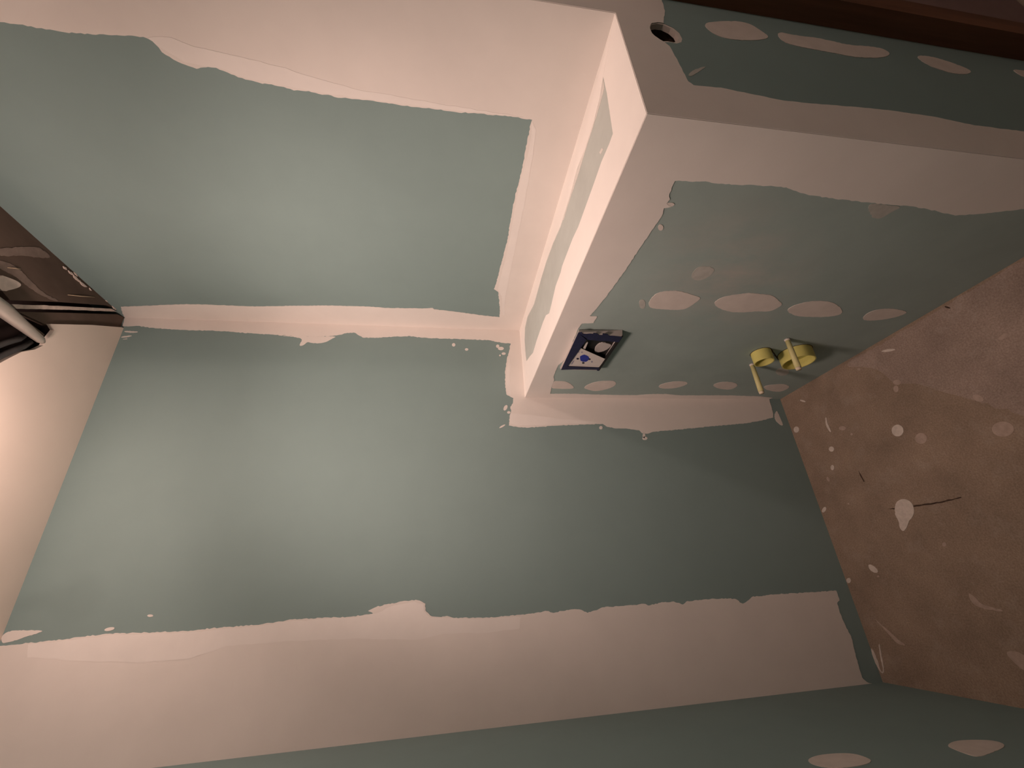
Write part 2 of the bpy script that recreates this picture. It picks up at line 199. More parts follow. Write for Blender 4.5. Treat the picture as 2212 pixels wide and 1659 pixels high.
   [(-0.3371,-0.378),(-0.3565,-0.3539),(-0.3817,-0.4081),(-0.4173,-0.4566),(-0.4556,-0.4764),(-0.4874,-0.4857),(-0.5058,-0.5124),(-0.5208,-0.5534),(-0.5741,-0.6021),(-0.6173,-0.6517),(-0.674,-0.7071),(-0.744,-0.7793),(-0.7579,-0.8463),(-0.3366,-1.0494),(-0.3382,-0.9363),(-0.3408,-0.8073),(-0.3423,-0.6694),(-0.3443,-0.5025)],
  ],
  'crack': [
   [(-0.8767,-0.2699),(-0.8804,-0.3166),(-0.883,-0.3877),(-0.8867,-0.4523),(-0.8841,-0.5159),(-0.8874,-0.5156),(-0.8909,-0.4517),(-0.888,-0.3868),(-0.8847,-0.3146)],
   [(-0.7295,-0.2323),(-0.7443,-0.2352),(-0.771,-0.2383),(-0.7717,-0.234),(-0.7465,-0.2302)],
   [(-0.3566,-0.7393),(-0.3558,-0.7364),(-0.351,-0.732),(-0.345,-0.7286),(-0.3413,-0.7282),(-0.3421,-0.7311),(-0.3469,-0.7356),(-0.3529,-0.7389)],
  ],
 },
 'ceil': {
  'plank': [
   [(-0.004,-0.6213),(-0.0081,-0.5376),(0.0059,-0.0642),(-0.0117,-0.0939),(-0.122,-0.2616),(-0.2176,-0.3986),(-0.254,-0.4684)],
   [(-0.2343,-0.3653),(-0.1327,-0.2162),(-0.0117,-0.0365),(0.0057,0.0071),(-0.0453,0.0053),(-0.1609,-0.1811),(-0.2142,-0.2636),(-0.2233,-0.3102)],
  ],
  'plaster': [
   [(-0.1767,-0.4635),(-0.1662,-0.4352),(-0.158,-0.4089),(-0.1616,-0.3944),(-0.1871,-0.4095),(-0.2204,-0.4413)],
  ],
  'thin_plaster': [
   [(-0.1124,-0.4961),(-0.0527,-0.4386),(-0.0151,-0.399),(-0.014,-0.3509),(-0.0358,-0.3708),(-0.0796,-0.4329),(-0.1342,-0.4851)],
   [(-0.14,-0.4822),(-0.1194,-0.4362),(-0.1249,-0.3855),(-0.1358,-0.3287),(-0.1207,-0.2661),(-0.1324,-0.2793),(-0.1481,-0.3399),(-0.1476,-0.3983),(-0.1479,-0.4294),(-0.1606,-0.4717)],
  ],
  'chip': [
   [(-0.0123,-0.3078),(-0.0091,-0.2975),(-0.0135,-0.2912),(-0.0166,-0.3016)],
   [(-0.0113,-0.2863),(-0.0082,-0.2736),(-0.0104,-0.2622),(-0.0141,-0.2665),(-0.0158,-0.2779)],
   [(-0.0116,-0.2636),(-0.0098,-0.252),(-0.0122,-0.238),(-0.0098,-0.2328),(-0.0166,-0.2336),(-0.0182,-0.2477),(-0.0173,-0.2586)],
   [(-0.0123,-0.2358),(-0.0108,-0.2192),(-0.0109,-0.1992),(-0.0159,-0.2056),(-0.0188,-0.2217)],
   [(-0.0021,-0.2664),(-0.0001,-0.257),(-0.0047,-0.2482),(-0.0053,-0.2585)],
   [(0.0039,-0.1194),(0.0043,-0.1021),(0.0008,-0.0927),(-0.0013,-0.1068)],
   [(0.0012,-0.0749),(0.0001,-0.0559),(-0.0018,-0.0496),(-0.0055,-0.0636)],
   [(-0.0073,-0.1897),(-0.0096,-0.1771),(-0.012,-0.1827)],
  ],
 },
 'board': {
  'hole': [
   [(-0.0529,-0.0101),(-0.0686,-0.037),(-0.1238,-0.132),(-0.1661,-0.1979),(-0.2136,-0.2713),(-0.2232,-0.2516),(-0.2688,-0.2613),(-0.2866,-0.2629),(-0.3131,-0.2823),(-0.34,-0.3146),(-0.3709,-0.3361),(-0.4062,-0.3592)],
  ],
 },
 'batten': {
  'batten': [
   [(-0.2279,-0.3929),(-0.1365,-0.2604),(-0.0132,-0.0746),(-0.0073,-0.0487),(-0.1263,-0.2259),(-0.231,-0.3759)],
  ],
 },
 'front': {
  'bar_top': [
   [(-0.5335,1.1313),(-0.5008,1.0926),(-0.3159,1.1058),(-0.2909,1.123)],
  ],
  'bar_near': [
   [(-0.5335,1.1313),(-0.538,1.1208),(-0.5291,1.1166),(-0.5272,1.104),(-0.5297,1.0928),(-0.5284,1.0819),(-0.535,1.0825),(-0.5319,1.0679),(-0.5242,1.0623),(-0.5236,1.0499),(-0.5341,1.0521),(-0.5311,1.0344),(-0.5221,1.028),(-0.5217,1.011),(-0.5179,0.9817),(-0.4872,0.9822),(-0.4913,1.0277),(-0.4953,1.0924)],
  ],
  'bar_far': [
   [(-0.3159,1.1058),(-0.3158,1.0649),(-0.3116,0.9945),(-0.3136,0.9882),(-0.289,0.9798),(-0.2888,0.9868),(-0.2965,0.9912),(-0.2962,1.0763),(-0.2909,1.123)],
  ],
  'recess': [
   [(-0.4953,1.0924),(-0.4872,0.9822),(-0.3712,0.9862),(-0.4463,1.1038)],
  ],
  'card': [
   [(-0.4462,1.1053),(-0.3728,0.9868),(-0.3613,0.9861),(-0.3118,0.9877),(-0.3176,1.1062)],
  ],
  'emblem': [
   [(-0.3863,1.081),(-0.3944,1.0769),(-0.3994,1.0703),(-0.3937,1.0587),(-0.3846,1.0492),(-0.3719,1.0435),(-0.3588,1.0443),(-0.3504,1.0483),(-0.3499,1.0599),(-0.3577,1.0707),(-0.3705,1.0762)],
  ],
  'dot': [
   [(-0.3704,1.0795),(-0.3658,1.0796),(-0.3637,1.0825),(-0.3655,1.0865),(-0.3699,1.0893),(-0.3745,1.0892),(-0.3765,1.0863),(-0.3748,1.0823)],
   [(-0.3689,1.0375),(-0.3643,1.0372),(-0.3623,1.0395),(-0.3641,1.043),(-0.3686,1.0457),(-0.3732,1.046),(-0.3752,1.0437),(-0.3734,1.0402)],
   [(-0.3419,1.0507),(-0.3372,1.0507),(-0.3351,1.0537),(-0.3369,1.0578),(-0.3415,1.0607),(-0.3462,1.0607),(-0.3483,1.0578),(-0.3465,1.0536)],
   [(-0.3514,1.0242),(-0.3467,1.0236),(-0.3446,1.0253),(-0.3465,1.0283),(-0.3511,1.0308),(-0.3558,1.0314),(-0.3578,1.0296),(-0.356,1.0267)],
   [(-0.4154,1.0914),(-0.4123,1.0916),(-0.4114,1.0941),(-0.4134,1.0969),(-0.4168,1.0979),(-0.4191,1.0964),(-0.4184,1.0935)],
   [(-0.4144,1.0798),(-0.4108,1.0799),(-0.4098,1.0823),(-0.4122,1.0852),(-0.4161,1.0864),(-0.4187,1.085),(-0.4179,1.0821)],
  ],
  'lettering': [
   [(-0.3566,1.097),(-0.3568,1.0921),(-0.3301,1.0928),(-0.3299,1.0978)],
  ],
 },
 'cavity': {
  'opening': [
   [(-0.4308,1.0409),(-0.4576,1.0356),(-0.4672,1.0182),(-0.4546,0.9815),(-0.4401,0.976),(-0.406,0.988),(-0.3926,1.0065),(-0.3885,1.0268),(-0.4038,1.0352)],
  ],
  'tab': [
   [(-0.4693,1.0837),(-0.4696,1.0791),(-0.4201,1.0747),(-0.4227,1.0835)],
  ],
 },
}

PLANES = {
    'back':  lambda u, v, d: (u, -d, v),
    'right': lambda u, v, d: (-d, u, v),
    'face':  lambda u, v, d: (-T - d, u, v),
    'left':  lambda u, v, d: (-W + d, u, v),
    'end':   lambda u, v, d: (u, -L - d, v),
    'ledge': lambda u, v, d: (u, v, LEDGE + d),
    'floor': lambda u, v, d: (u, v, d),
    'ceil':  lambda u, v, d: (u, v, H - d),
    'board': lambda u, v, d: (u, v, H - BOARD - d),
    'batten': lambda u, v, d: (u, v, H - d),
    'front': lambda u, v, d: (-T - 0.021 - d, u, v),
    'cavity': lambda u, v, d: (-T - 0.0063 - d, u, v),
    'rear':  lambda u, v, d: (u, Y_FAR + d, v),
    'side':  lambda u, v, d: (X_FAR - d, u, v),
}

# ------------------------------------------------------------------ materials
def new_mat(name):
    m = bpy.data.materials.new(name)
    m.use_nodes = True
    nt = m.node_tree
    return m, nt, nt.nodes['Principled BSDF']

def ramp(nt, fac, stops):
    r = nt.nodes.new('ShaderNodeValToRGB')
    el = r.color_ramp.elements
    while len(el) < len(stops):
        el.new(0.5)
    for e, (p, c) in zip(el, stops):
        e.position = p
        e.color = (*c, 1)
    nt.links.new(fac, r.inputs[0])
    return r.outputs[0]

def noise(nt, scale, detail=4, rough=0.55, stretch=None, offset=0.0):
    tc = nt.nodes.new('ShaderNodeTexCoord')
    n = nt.nodes.new('ShaderNodeTexNoise')
    n.inputs['Scale'].default_value = scale
    n.inputs['Detail'].default_value = detail
    n.inputs['Roughness'].default_value = rough
    mp = nt.nodes.new('ShaderNodeMapping')
    if stretch:
        mp.inputs['Scale'].default_value = stretch
    mp.inputs['Location'].default_value = (offset, offset * 0.7, offset * 1.3)
    nt.links.new(tc.outputs['Object'], mp.inputs['Vector'])
    nt.links.new(mp.outputs[0], n.inputs['Vector'])
    return n.outputs['Fac']

def bump(nt, bsdf, height, strength, dist=0.001):
    b = nt.nodes.new('ShaderNodeBump')
    b.inputs['Strength'].default_value = strength
    b.inputs['Distance'].default_value = dist
    nt.links.new(height, b.inputs['Height'])
    nt.links.new(b.outputs[0], bsdf.inputs['Normal'])

def mottled(name, c, spread=0.06, scale=6.0, rough=0.9, fine=180, bumps=0.15, stretch=None, offset=0.0, spec=0.15):
    m, nt, b = new_mat(name)
    lo = tuple(x * (1 - spread) for x in c)
    hi = tuple(min(1, x * (1 + spread)) for x in c)
    col = ramp(nt, noise(nt, scale, 3, 0.6, stretch, offset), [(0.3, lo), (0.7, hi)])
    nt.links.new(col, b.inputs['Base Color'])
    b.inputs['Roughness'].default_value = rough
    b.inputs['Specular IOR Level'].default_value = spec
    if bumps:
        bump(nt, b, noise(nt, fine, 2, 0.6), bumps, 0.0006)
    return m

def mix_colour(nt, fac, a, b):
    mx = nt.nodes.new('ShaderNodeMix')
    mx.data_type = 'RGBA'
    nt.links.new(fac, mx.inputs[0])
    for sock, val in ((mx.inputs[6], a), (mx.inputs[7], b)):
        if isinstance(val, tuple):
            sock.default_value = (*val, 1)
        else:
            nt.links.new(val, sock)
    return mx.outputs[2]

GREEN = (0.225, 0.308, 0.300)
MUD = (0.735, 0.690, 0.650)
MAT = {}
MAT['green'] = mottled('green_board_paper', GREEN, 0.035, 3.0, 0.88, 260, 0.10)
MAT['mud'] = mottled('dried_joint_compound', MUD, 0.035, 5.0, 0.92, 90, 0.22)
MAT['mud_new'] = mottled('second_coat_compound', (0.775, 0.735, 0.70), 0.03, 9.0, 0.9, 120, 0.25)
MAT['patch'] = mottled('screw_patch_compound', (0.66, 0.60, 0.555), 0.05, 25.0, 0.92, 140, 0.3)
MAT['mud_ledge'] = mottled('lit_smooth_compound', (0.87, 0.83, 0.79), 0.02, 8.0, 0.85, 120, 0.15)  # smooth ledge compound, colour raised to stand in for light from above
MAT['ledge_green'] = mottled('skimmed_green_board', (0.50, 0.535, 0.505), 0.05, 12.0, 0.9, 160, 0.15)
MAT['thin'] = mottled('thin_skim', (0.46, 0.455, 0.42), 0.10, 45.0, 0.92, 140, 0.2)
MAT['ledge_skim'] = mottled('ledge_skim', (0.70, 0.67, 0.63), 0.05, 45.0, 0.92, 140, 0.2)
MAT['ceiling_paint'] = mottled('ceiling_board_paint', (0.84, 0.72, 0.63), 0.03, 4.0, 0.85, 200, 0.08)

def dusty_green():
    """green paper with plaster dust rubbed over part of the sheet"""
    m, nt, b = new_mat('green_board_dusty')
    dg = (0.325, 0.405, 0.385)
    base = ramp(nt, noise(nt, 5.0, 6, 0.6), [(0.3, tuple(c * 0.93 for c in dg)), (0.7, tuple(c * 1.07 for c in dg))])
    tc = nt.nodes.new('ShaderNodeTexCoord')
    mp = nt.nodes.new('ShaderNodeMapping')
    mp.vector_type = 'TEXTURE'
    mp.inputs['Location'].default_value = (-T, -0.78, 0.78)
    mp.inputs['Rotation'].default_value = (0.7, 0, 0)
    mp.inputs['Scale'].default_value = (1.0, 0.24, 0.36)
    nt.links.new(tc.outputs['Object'], mp.inputs['Vector'])
    g = nt.nodes.new('ShaderNodeTexGradient')
    g.gradient_type = 'SPHERICAL'
    nt.links.new(mp.outputs[0], g.inputs['Vector'])
    mul = nt.nodes.new('ShaderNodeMath')
    mul.operation = 'MULTIPLY'
    n = noise(nt, 9.0, 6, 0.65, (1, 1, 0.55))
    sub = nt.nodes.new('ShaderNodeMapRange')
    sub.inputs['From Min'].default_value = 0.38
    sub.inputs['From Max'].default_value = 0.75
    nt.links.new(n, sub.inputs['Value'])
    nt.links.new(sub.outputs[0], mul.inputs[0])
    nt.links.new(g.outputs['Fac'], mul.inputs[1])
    nt.links.new(mix_colour(nt, mul.outputs[0], base, (0.50, 0.46, 0.42)), b.inputs['Base Color'])
    b.inputs['Roughness'].default_value = 0.9
    b.inputs['Specular IOR Level'].default_value = 0.15
    bump(nt, b, noise(nt, 260, 2), 0.1, 0.0006)
    return m
MAT['green_dusty'] = dusty_green()

def floor_mat(name, c, dust):
    m, nt, b = new_mat(name)
    a = ramp(nt, noise(nt, 7.0, 6, 0.62), [(0.28, tuple(x * 0.80 for x in c)), (0.72, tuple(x * 1.15 for x in c))])
    fl = ramp(nt, noise(nt, 210.0, 3, 0.7), [(0.35, (0.78, 0.76, 0.74)), (0.68, (1.12, 1.12, 1.12))])
    mx = nt.nodes.new('ShaderNodeMix')
    mx.data_type = 'RGBA'
    mx.blend_type = 'MULTIPLY'
    mx.inputs[0].default_value = 1.0
    nt.links.new(a, mx.inputs[6])
    nt.links.new(fl, mx.inputs[7])
    f = ramp(nt, noise(nt, 14.0, 7, 0.7, None, 3.0), [(0.52, (0, 0, 0)), (0.80, (dust, dust, dust))])
    nt.links.new(mix_colour(nt, f, mx.outputs[2], (0.55, 0.50, 0.45)), b.inputs['Base Color'])
    b.inputs['Roughness'].default_value = 0.85
    b.inputs['Specular IOR Level'].default_value = 0.2
    bump(nt, b, noise(nt, 160, 2), 0.25, 0.001)
    return m
MAT['floor'] = floor_mat('raw_chipboard_floor', (0.285, 0.218, 0.165), 0.20)
MAT['floor_wash'] = floor_mat('chipboard_with_dried_slurry', (0.325, 0.255, 0.215), 0.30)
MAT['drop'] = mottled('compound_drop', (0.56, 0.495, 0.44), 0.12, 60, 0.9, 140, 0.3)
MAT['thin_drop'] = mottled('smeared_compound_drop', (0.38, 0.295, 0.245), 0.12, 60, 0.9, 140, 0.3)
MAT['crack'] = mottled('dark_crack', (0.06, 0.04, 0.03), 0.1, 20, 0.95, 100, 0)
MAT['raw_ceiling'] = mottled('dusty_raw_ceiling_board', (0.135, 0.095, 0.075), 0.22, 9.0, 0.95, 90, 0.5, (1, 0.4, 1))
MAT['void'] = mottled('dark_void', (0.035, 0.024, 0.022), 0.2, 15, 0.95, 60, 0.4)
MAT['plaster'] = mottled('old_plaster', (0.82, 0.68, 0.61), 0.12, 30, 0.95, 60, 0.6)
MAT['thin_plaster'] = mottled('thin_plaster_smear', (0.26, 0.195, 0.165), 0.15, 30, 0.95, 60, 0.5)
MAT['batten'] = mottled('whitened_batten', (0.70, 0.57, 0.50), 0.18, 40, 0.9, 60, 0.5)
MAT['splinter'] = mottled('pale_splinter', (0.75, 0.58, 0.40), 0.1, 40, 0.8, 60, 0)
MAT['yellow'] = mottled('yellow_plastic', (0.62, 0.575, 0.185), 0.05, 20, 0.45, 200, 0.05, None, 0, 0.4)
MAT['pale_yellow'] = mottled('pale_yellow_sleeve', (0.62, 0.575, 0.28), 0.06, 30, 0.5, 200, 0.05, None, 0, 0.4)
MAT['rod_tip'] = mottled('dusty_rod_tip', (0.70, 0.60, 0.45), 0.06, 40, 0.6, 100, 0.1)
MAT['blue'] = mottled('dark_blue_tape', (0.012, 0.014, 0.050), 0.35, 120, 0.5, 300, 0.3, None, 0, 0.4)
MAT['black'] = mottled('black_plastic', (0.012, 0.011, 0.011), 0.2, 40, 0.5, 100, 0.0, None, 0, 0.3)
MAT['cable'] = mottled('black_cable', (0.045, 0.042, 0.042), 0.2, 40, 0.45, 100, 0.0, None, 0, 0.5)
MAT['card'] = mottled('pale_card', (0.60, 0.56, 0.53), 0.04, 40, 0.7, 100, 0.0)
MAT['grey_plastic'] = mottled('grey_plastic', (0.46, 0.42, 0.40), 0.05, 40, 0.6, 100, 0.0)
MAT['emblem'] = mottled('blue_print', (0.03, 0.045, 0.30), 0.1, 60, 0.6, 100, 0.0)
MAT['ink'] = mottled('dark_print', (0.03, 0.03, 0.05), 0.1, 60, 0.6, 100, 0.0)
MAT['grey_ink'] = mottled('grey_print', (0.28, 0.27, 0.34), 0.1, 60, 0.6, 100, 0.0)
MAT['mauve'] = mottled('dark_door_paint', (0.22, 0.145, 0.14), 0.08, 8, 0.6, 100, 0.1)
MAT['socket'] = mottled('lamp_socket', (0.05, 0.05, 0.05), 0.1, 30, 0.5, 100, 0.0)

def metal_mat():
    m, nt, b = new_mat('dull_galvanised_metal')
    c = ramp(nt, noise(nt, 30, 4, 0.6, (1, 0.2, 1)), [(0.3, (0.40, 0.36, 0.32)), (0.7, (0.58, 0.52, 0.47))])
    nt.links.new(c, b.inputs['Base Color'])
    b.inputs['Metallic'].default_value = 0.55
    b.inputs['Roughness'].default_value = 0.42
    return m
MAT['metal'] = metal_mat()

def wood_mat():
    m, nt, b = new_mat('dark_red_brown_wood')
    c = ramp(nt, noise(nt, 30, 6, 0.6, (1, 1, 0.06)), [(0.3, (0.095, 0.040, 0.022)), (0.7, (0.180, 0.076, 0.043))])
    nt.links.new(c, b.inputs['Base Color'])
    b.inputs['Roughness'].default_value = 0.5
    b.inputs['Specular IOR Level'].default_value = 0.25
    return m
MAT['wood'] = wood_mat()

def glow_mat(power):
    m, nt, b = new_mat('lit_bulb_glass')
    b.inputs['Base Color'].default_value = (1, 0.9, 0.8, 1)
    b.inputs['Emission Color'].default_value = (*LAMP_COLOUR, 1)
    b.inputs['Emission Strength'].default_value = power / (4 * math.pi ** 2 * 0.045 ** 2)
    return m

# ------------------------------------------------------------------ mesh helpers
def link(name, me, mat=None, parent=None):
    o = bpy.data.objects.new(name, me)
    COL.objects.link(o)
    if mat:
        me.materials.append(MAT[mat])
    if parent:
        o.parent = parent
    return o

def finish(bm, name, mat, parent=None, smooth=False):
    bmesh.ops.recalc_face_normals(bm, faces=bm.faces)
    me = bpy.data.meshes.new(name)
    bm.to_mesh(me)
    bm.free()
    if smooth:
        for p in me.polygons:
            p.use_smooth = True
    return link(name, me, mat, parent)

def roughen(pts, step, amp):
    """split long edges of a hand-trowelled outline and make them slightly uneven"""
    out = []
    n = len(pts)
    for i in range(n):
        a, b = pts[i], pts[(i + 1) % n]
        out.append(a)
        d = math.hypot(b[0] - a[0], b[1] - a[1])
        k = int(d / step)
        if k < 1 or d > 0.22:
            continue
        for j in range(1, k + 1):
            f = j / (k + 1)
            out.append((a[0] + (b[0] - a[0]) * f + random.uniform(-amp, amp), a[1] + (b[1] - a[1]) * f + random.uniform(-amp, amp)))
    return out

def smooth(pts, rounds=2):
    """round off a closed outline"""
    for _ in range(rounds):
        n = len(pts)
        pts = [q for i in range(n) for a, b in ((pts[i], pts[(i + 1) % n]),) for q in ((a[0] * 0.75 + b[0] * 0.25, a[1] * 0.75 + b[1] * 0.25), (a[0] * 0.25 + b[0] * 0.75, a[1] * 0.25 + b[1] * 0.75))]
    return pts

def slab(name, plane, pts, d0, d1, mat, parent=None, step=0, amp=0.0):
    """a sheet with the given outline, from d0 to d1 in front of the plane"""
    if step:
        pts = roughen(pts, step, amp)
    if plane in LIMITS:
        (a0, a1), (b0, b1) = LIMITS[plane]
        pts = [(min(max(u, a0), a1), min(max(v, b0), b1)) for u, v in pts]
    fn = PLANES[plane]
    n = len(pts)
    if n > 4:
        q, edges, tris, _, _, _ = delaunay_2d_cdt([Vector(p) for p in pts], [], [list(range(n))], 1, 1e-7)
    else:
        q, tris = [Vector(p) for p in pts], [tuple(range(n))]
    bm = bmesh.new()
    lo = [bm.verts.new(fn(p[0], p[1], d0)) for p in q]
    hi = [bm.verts.new(fn(p[0], p[1], d1)) for p in q]
    count = {}
    for t in tris:
        bm.faces.new([hi[i] for i in t])
        bm.faces.new([lo[i] for i in reversed(t)])
        for i, j in zip(t, list(t[1:]) + [t[0]]):
            k = (min(i, j), max(i, j))
            count[k] = count.get(k, 0) + 1
    for (i, j), c in count.items():
        if c == 1:
            bm.faces.new((lo[i], lo[j], hi[j], hi[i]))
    return finish(bm, name, mat, parent)

LIMITS = {'back': ((-W, 0.0), (0.0, 3.0)), 'right': ((-L, 0.0), (LEDGE, 3.0)), 'face': ((-L, 0.0), (0.0, LEDGE))}

def rect(u0, u1, v0, v1):
    return [(u0, v0), (u1, v0), (u1, v1), (u0, v1)]

def keyhole(outer, inner, gap=0.0003):
    """outer outline with an opening, as one simple polygon with a hairline slit"""
    def area(p):
        return sum(p[i][0] * p[(i + 1) % len(p)][1] - p[(i + 1) % len(p)][0] * p[i][1] for i in range(len(p)))
    if area(outer) < 0:
        outer = outer[::-1]
    if area(inner) > 0:
        inner = inner[::-1]
    i, j = min(((i, j) for i in range(len(outer)) for j in range(len(inner))), key=lambda q: math.dist(outer[q[0]], inner[q[1]]))
    a, b = outer[i], inner[j]
    d = Vector((b[0] - a[0], b[1] - a[1])).normalized()
    s = Vector((d.y, -d.x)) * gap
    o = outer[i + 1:] + outer[:i]
    q = inner[j + 1:] + inner[:j]
    return [(a[0] + s.x, a[1] + s.y)] + o + [(a[0] - s.x, a[1] - s.y), (b[0] - s.x, b[1] - s.y)] + q + [(b[0] + s.x, b[1] + s.y)]

def tube(name, pts, r, mat, parent=None, seg=14, cap=True):
    """round bar along a polyline; r is one radius or one for each point"""
    pts = [Vector(p) for p in pts]
    rs = r if isinstance(r, (list, tuple)) else [r] * len(pts)
    bm = bmesh.new()
    rings = []
    for i, p in enumerate(pts):
        d = (pts[min(i + 1, len(pts) - 1)] - pts[max(i - 1, 0)]).normalized()
        a = d.orthogonal().normalized() if not rings else (ax - d * ax.dot(d)).normalized()
        ax = a
        b = d.cross(a)
        rings.append([bm.verts.new(p + (a * math.cos(2 * math.pi * k / seg) + b * math.sin(2 * math.pi * k / seg)) * rs[i]) for k in range(seg)])
    for q, s in zip(rings, rings[1:]):
        for k in range(seg):
            bm.faces.new((q[k], q[(k + 1) % seg], s[(k + 1) % seg], s[k]))
    if cap:
        bm.faces.new(rings[0][::-1])
        bm.faces.new(rings[-1])
    o = finish(bm, name, mat, parent, True)
    return o

def lathe(name, origin, axis, profile, mat, parent=None, seg=32):
    """profile of (distance along the axis, radius) turned about the axis"""
    o0 = Vector(origin)
    d = Vector(axis).normalized()
    a = d.orthogonal().normalized()
    b = d.cross(a)
    bm = bmesh.new()
    rings = [[bm.verts.new(o0 + d * s + (a * math.cos(2 * math.pi * k / seg) + b * math.sin(2 * math.pi * k / seg)) * r) for k in range(seg)] for s, r in profile]
    for q, s in zip(rings, rings[1:]):
        for k in range(seg):
            bm.faces.new((q[k], q[(k + 1) % seg], s[(k + 1) % seg], s[k]))
    bm.faces.new(rings[0][::-1])
    bm.faces.new(rings[-1])
    o = finish(bm, name, mat, parent, True)
    md = o.modifiers.new('edge_split', 'EDGE_SPLIT')
    md.split_angle = math.radians(40)
    return o

def structure(o, label):
    o['kind'] = 'structure'
    o['label'] = label
    return o

def thing(o, label, category, group=None):
    o['label'] = label
    o['category'] = category
    if group:
        o['group'] = group
    return o

def empty(name, loc):
    o = bpy.data.objects.new(name, None)
    o.location = loc
    o.empty_display_size = 0.05
    COL.objects.link(o)
    return o

def child(o, parent):
    """parent a mesh built in room coordinates to an Empty that stands elsewhere"""
    o.parent = parent
    o.matrix_parent_inverse = Matrix.Translation(-parent.location)
    return o

ROUND = {'screw_patch', 'thin_patch', 'drop', 'thin_drop', 'speck', 'plaster', 'thin_plaster', 'smear', 'wash'}

def patches(plane, kind, name, mat, parent, d0, d1, step=0.012, amp=0.0010, label=None):
    for q in OUTLINES[plane].get(kind, []):
        if kind in ROUND:
            q = smooth(q)
        o = slab(name, plane, q, d0, d1, mat, parent, step, amp)
        if label:
            o['label'] = label

# ------------------------------------------------------------------ the room shell
TOP = H + 0.07
floor = structure(slab('floor', 'floor', rect(-W - 0.02, X_FAR, Y_FAR, 0.02), -0.03, 0, 'floor'), 'brown raw chipboard floor spattered with joint compound')
wall_back = structure(slab('wall_back', 'back', rect(-W - 0.0, 0.0, 0, TOP), -BOARD, 0, 'green'), 'green moisture board wall with pale taped corners')
wall_right = structure(slab('wall_right', 'right', rect(-L, 0.0, LEDGE, TOP), -BOARD, 0, 'green'), 'green board wall above the ledge framed by pale compound')
wall_left = structure(slab('wall_left', 'left', rect(Y_FAR, 0.0, 0, TOP), -BOARD, 0, 'green'), 'dim green board wall with filled screw rows')
wall_rear = structure(slab('wall_rear', 'rear', rect(-W, X_FAR, 0, TOP), -BOARD, 0, 'green'), 'green board wall behind the camera')
wall_side = structure(slab('wall_side', 'side', rect(Y_FAR, -L, 0, TOP), -BOARD, 0, 'green'), 'green board wall beyond the wooden door frame')

hole = OUTLINES['end']['hole'][0]
end_outline = [(-T, 0), (X_FAR, 0), (X_FAR, TOP), (0, TOP), (0, LEDGE), (-T, LEDGE)]
wall_front = structure(slab('wall_front', 'end', keyhole(end_outline, hole), -BOARD, 0, 'green'), 'shaded end wall of the boxing with a round hole')

# low boxed-in wall that hides the toilet frame, with a ledge on top
wall_boxing = empty('wall_boxing', (-T, -L / 2, 0))
structure(wall_boxing, 'low boxed-in wall with a bright ledge on top')
face_panel = child(slab('face_panel', 'face', rect(-L, 0, 0, LEDGE - 0.0), -BOARD, 0, 'green_dusty'), wall_boxing)
ledge_outline = [(-T, -L), (0, -L), (0, 0), (-T, 0)]
ledge_panel = child(slab('ledge_panel', 'ledge', ledge_outline, -BOARD, 0, 'ledge_green'), wall_boxing)

# ceiling: raw planks above, painted board below with a cut-out in the corner
ceiling = structure(slab('ceiling', 'ceil', rect(-W - 0.02, X_FAR, Y_FAR, 0.02), -0.085, -0.07, 'void'), 'ceiling with painted board and a raw opening in the corner')
opening = OUTLINES['board']['hole'][0]
board_outline = [(-W, 0), (-0.050, 0)] + opening + [(-0.45, -0.43), (-0.47, -0.92), (0, -0.92), (0, -L), (X_FAR, -L), (X_FAR, Y_FAR), (-W, Y_FAR)]
ob = slab('ceiling_board', 'ceil', board_outline, 0.0, BOARD, 'ceiling_paint', ceiling)
ob['label'] = 'pinkish painted ceiling board'
pl = [list(q) for q in OUTLINES['ceil']['plank']]
pl[0] = [(0.0, -1.1), (0.0, pl[0][2][1])] + pl[0][3:6] + [(-0.2, -0.46), (-0.36, -0.70), (-0.36, -1.1)]
for q in pl:
    slab('plank', 'ceil', [(min(u, 0.0), min(v, 0.0)) for u, v in q], -0.018, 0.0, 'raw_ceiling', ceiling)
for q in OUTLINES['batten']['batten']:
    slab('batten', 'ceil', q, -0.014, 0.004, 'batten', ceiling, 0.01, 0.0008)
patches('ceil', 'plaster', 'plaster_lump', 'plaster', ceiling, 0, 0.006, 0.008, 0.002)
patches('ceil', 'thin_plaster', 'plaster_smear', 'thin_plaster', ceiling, 0, 0.0012, 0.008, 0.002)
patches('ceil', 'chip', 'plaster_chip', 'plaster', ceiling, 0, 0.003)

# ------------------------------------------------------------------ joint compound on the boards
MUD_T = 0.0012
patches('right', 'compound', 'joint_compound', 'mud', wall_right, 0, MUD_T, 0.008, 0.0013)
patches('right', 'second_coat', 'second_coat', 'mud_new', wall_right, MUD_T * 0.5, MUD_T * 1.35, 0.02, 0.0015)
patches('back', 'compound', 'joint_compound', 'mud', wall_back, 0, MUD_T, 0.007, 0.0016)
patches('back', 'second_coat', 'second_coat', 'mud_new', wall_back, MUD_T * 0.5, MUD_T * 1.35, 0.02, 0.0015)
patches('back', 'smear', 'compound_smear', 'mud', wall_back, 0, 0.0007, 0.006, 0.0012)
patches('back', 'speck', 'compound_speck', 'mud', wall_back, 0, 0.0012, 0.004, 0.0008)
patches('left', 'screw_patch', 'screw_patch', 'patch', wall_left, 0, 0.0009)
frame = keyhole(ledge_outline, OUTLINES['ledge']['board_gap'][0])
o = slab('joint_compound', 'ledge', frame, 0, MUD_T, 'mud_ledge', ledge_panel)
for q in OUTLINES['ledge']['smear']:
    slab('compound_smear', 'ledge', q, 0, 0.0008, 'ledge_skim', ledge_panel, 0.008, 0.0008)
